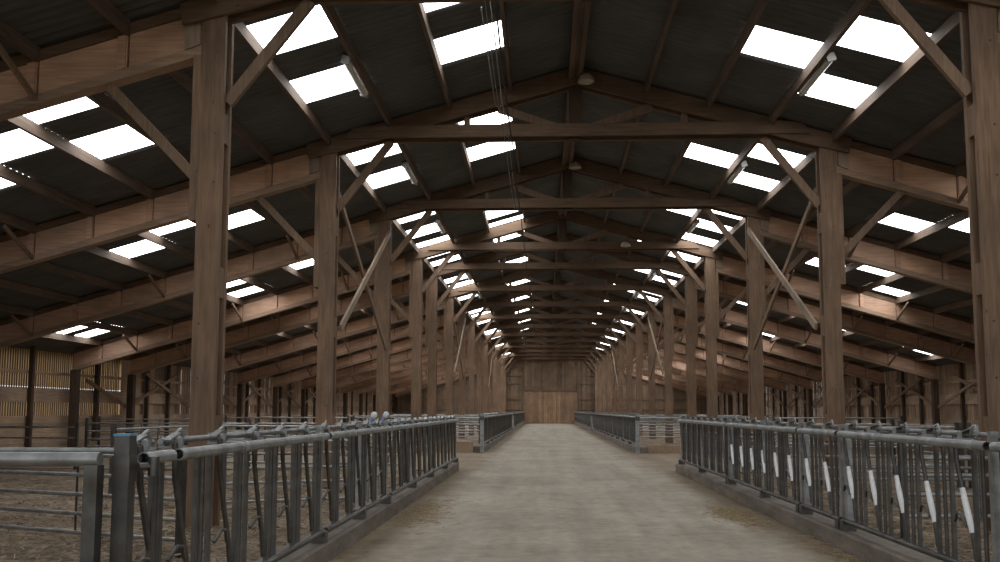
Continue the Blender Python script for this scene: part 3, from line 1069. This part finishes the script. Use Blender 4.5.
# ------------------------------------------------------------------ tube lights, cables, fittings under the roof
LT = {}
g = MB()
g.box(-0.05, 0.05, -0.78, 0.78, -0.05, 0.0)
LT['housing'] = g.mesh('housing', M['galv_dull'])
g = MB()
g.prism_y([(-0.06, -0.05), (0.06, -0.05), (0.065, -0.08), (0.045, -0.12), (0, -0.135), (-0.045, -0.12), (-0.065, -0.08)], -0.74, 0.74)
LT['diffuser'] = g.mesh('diffuser', M['diffuser'])
g = MB()
g.box(-0.07, 0.07, -0.8, -0.74, -0.13, 0.0)
LT['cap0'] = g.mesh('end_cap', M['wire'])
g = MB()
g.box(-0.07, 0.07, 0.74, 0.8, -0.13, 0.0)
LT['cap1'] = g.mesh('end_cap', M['wire'])
for i in range(2, 15):
    if i == 5:
        continue
    for sg, sname in ((-1, 'left'), (1, 'right')):
        off = PURS[sg][2]
        t = thing('tube_light', 'pale tube light under a purlin, %s slope, between %s and %s frames' % (sname, ORD[i - 2], ORD[i - 1]), 'tube light', (A + sg * (off + 0.12), FY[i] + (3.4 if sg < 0 else 3.5), ZR - SL * (off + 0.12) - 0.05), 0, 'tube lights under the roof')
        t.rotation_euler = (0, -sg * -math.atan(SL) * -1, 0)
        for nm in ('housing', 'diffuser', 'cap0', 'cap1'):
            put('end_cap' if nm.startswith('cap') else nm, LT[nm], t)

pts = []
for i in range(1, 12):
    y = FY[i]
    y2 = FY[i + 1]
    for k in range(6):
        u = k / 6
        pts.append((-0.63, y + (y2 - y) * u, 6.86 - 0.16 * 4 * u * (1 - u)))
g = MB()
g.tube(pts, 0.015, 6)
tag(obj('power_cable', g, M['cable']), 'thick black cable running under the tie beams the length of the hall', 'cable')
for dx, dz, lab in ((-0.14, 0.015, 'thin grey wire beside the thick black cable, outer one'), (-0.07, 0.035, 'thin grey wire beside the thick black cable, inner one')):
    pts2 = [(x + dx, y, z + dz - 0.015 * (1 + math.sin(y))) for x, y, z in pts[:19]]
    g = MB()
    g.tube(pts2, 0.007, 5)
    tag(obj('wire', g, M['wire']), lab, 'wire', 'thin wires along the hall')
g = MB()
g.tube([(x - 0.3, y, z - 0.13) for x, y, z in ((-0.52, 12.6, 7.95), (-0.5, 14.0, 7.75), (-0.49, 15.6, 7.55), (-0.5, 16.4, 7.42), (-0.55, 16.5, 7.36), (-0.62, 16.4, 7.42), (-0.64, 15.2, 7.6), (-0.66, 13.2, 7.85))], 0.011, 6)
tag(obj('rope_loop', g, M['wire']), 'slack loop of rope hanging below the purlin in the first bay', 'rope')

for i, (x, y, z, lab) in enumerate(((0.84, FR[1] - 0.52, 7.96, 'pale dome fitting under the ridge at the second frame'), (0.84, FR[2] - 0.52, 7.96, 'pale dome fitting under the ridge at the third frame'), (2.75, FR[3] - 0.5, 6.98, 'pale dome fitting on the tie beam of the fourth frame'))):
    t = thing('dome_fitting', lab, 'fitting', (x, y, z), 0, 'dome fittings under the roof')
    g = MB()
    prof = [(0.17, 0.0), (0.165, 0.05), (0.14, 0.1), (0.1, 0.145), (0.05, 0.17), (0.012, 0.178)]
    n_ = 14
    vs = [(rr * math.cos(2 * PI * k / n_), rr * math.sin(2 * PI * k / n_), zz_) for rr, zz_ in prof for k in range(n_)]
    fs = [(a * n_ + k, a * n_ + (k + 1) % n_, (a + 1) * n_ + (k + 1) % n_, (a + 1) * n_ + k) for a in range(len(prof) - 1) for k in range(n_)]
    g.add(vs, fs, True)
    g.add([(0.15 * math.cos(2 * PI * k / n_), 0.15 * math.sin(2 * PI * k / n_), 0.01) for k in range(n_)], [tuple(range(n_ - 1, -1, -1))])
    obj('shade', g, M['lamp'], t)
    g = MB()
    g.tube([(0, 0, 0.17), (0, 0.06, 0.24), (0, 0.15, 0.27)], 0.014, 6)
    obj('bracket', g, M['dark_steel'], t)
    t.rotation_euler = (0, 0.0, 0)


# ------------------------------------------------------------------ loose straw on the passage
def straw(name, label, cx, cy, sx, sy, n_, seed):
    rnd_ = random.Random(seed)
    g_ = MB()
    for _ in range(n_):
        x = cx + rnd_.gauss(0, sx)
        y = cy + rnd_.gauss(0, sy)
        if x < KERB_L + 0.02 or x > KERB_R - 0.02:
            continue
        a = rnd_.uniform(0, PI)
        l = rnd_.uniform(0.06, 0.2)
        z = 0.006 + abs(rnd_.gauss(0, 0.012))
        dx, dy = math.cos(a) * l / 2, math.sin(a) * l / 2
        dz = rnd_.uniform(-0.006, 0.012)
        g_.beam((x - dx, y - dy, z), (x + dx, y + dy, z + abs(dz)), 0.006, 0.005, (0, 0, 1))
    o_ = obj(name, g_, M['straw'])
    return tag(o_, label, 'straw', 'loose straw on the passage', 'stuff')


def litter(name, label, x0, x1, y0, y1, n_, seed):
    rnd_ = random.Random(seed)
    g_ = MB()
    for _ in range(n_):
        u = rnd_.random()
        x, y = rnd_.uniform(x0, x1), y0 + (y1 - y0) * u * u
        a = rnd_.uniform(0, PI)
        l = rnd_.uniform(0.05, 0.16)
        dx, dy = math.cos(a) * l / 2, math.sin(a) * l / 2
        z = rnd_.uniform(-0.012, 0.02)
        g_.beam((x - dx, y - dy, z), (x + dx, y + dy, z + rnd_.uniform(-0.02, 0.03)), rnd_.uniform(0.008, 0.02), 0.008, (0, 0, 1))
    o_ = obj(name, g_, M['pen_straw'])
    return tag(o_, label, 'straw', 'trodden straw in the pens', 'stuff')


litter('pen_straw', 'trodden straw over the earth of the left pen', -8.5, KERB_L - 0.45, 5.0, 20.5, 5200, 21)
litter('pen_straw', 'trodden straw over the earth of the right pen', KERB_R + 0.5, 9.0, 5.0, 20.5, 4200, 22)
straw('loose_straw', 'patch of loose straw on the concrete along the right kerb', 2.7, 12.9, 0.13, 0.55, 420, 1)
straw('loose_straw', 'patch of loose straw on the concrete along the left kerb', -1.75, 12.8, 0.2, 0.8, 260, 2)
straw('loose_straw', 'thin scatter of straw at the foot of the near left kerb', -1.95, 7.4, 0.12, 0.9, 160, 3)
straw('loose_straw', 'thin scatter of straw at the foot of the near right kerb', 3.02, 8.6, 0.07, 0.9, 160, 4)

# ------------------------------------------------------------------ daylight
w = bpy.data.worlds.new('overcast_sky')
S.world = w
w.use_nodes = True
nt = w.node_tree
bg = nt.nodes['Background']
bg.inputs['Color'].default_value = (0.93, 0.96, 1.0, 1)
bg.inputs['Strength'].default_value = 1.1

# ------------------------------------------------------------------ camera
cam = bpy.data.cameras.new('camera')
co = bpy.data.objects.new('camera', cam)
COL.objects.link(co)
F_, CX_, CY_, PITCH_, YAW_, ROLL_ = 885.0, 509.77, 329.37, 0.0904, 0.0391, 0.0006
cam.sensor_width = 36.0
cam.sensor_fit = 'HORIZONTAL'
cam.lens = F_ * 36.0 / 1000.0
cam.shift_x = -(CX_ - 500.0) / 1000.0
cam.shift_y = (CY_ - 281.0) / 1000.0
cam.clip_end = 500
fw = Vector((-math.sin(YAW_) * math.cos(PITCH_), math.cos(YAW_) * math.cos(PITCH_), math.sin(PITCH_)))
rt = Vector((math.cos(YAW_), math.sin(YAW_), 0))
up = rt.cross(fw)
r2 = rt * math.cos(ROLL_) + up * math.sin(ROLL_)
u2 = -rt * math.sin(ROLL_) + up * math.cos(ROLL_)
mw = Matrix((r2, u2, -fw)).transposed().to_4x4()
mw.translation = (0, 0, 1.5)
co.matrix_world = mw
S.camera = co

S.view_settings.view_transform = 'Standard'
S.view_settings.look = 'None'
S.view_settings.exposure = 0.0
S.view_settings.gamma = 1.0
S.view_settings.use_curve_mapping = False
S.cycles.max_bounces = 10
S.cycles.diffuse_bounces = 6
S.cycles.use_denoising = True
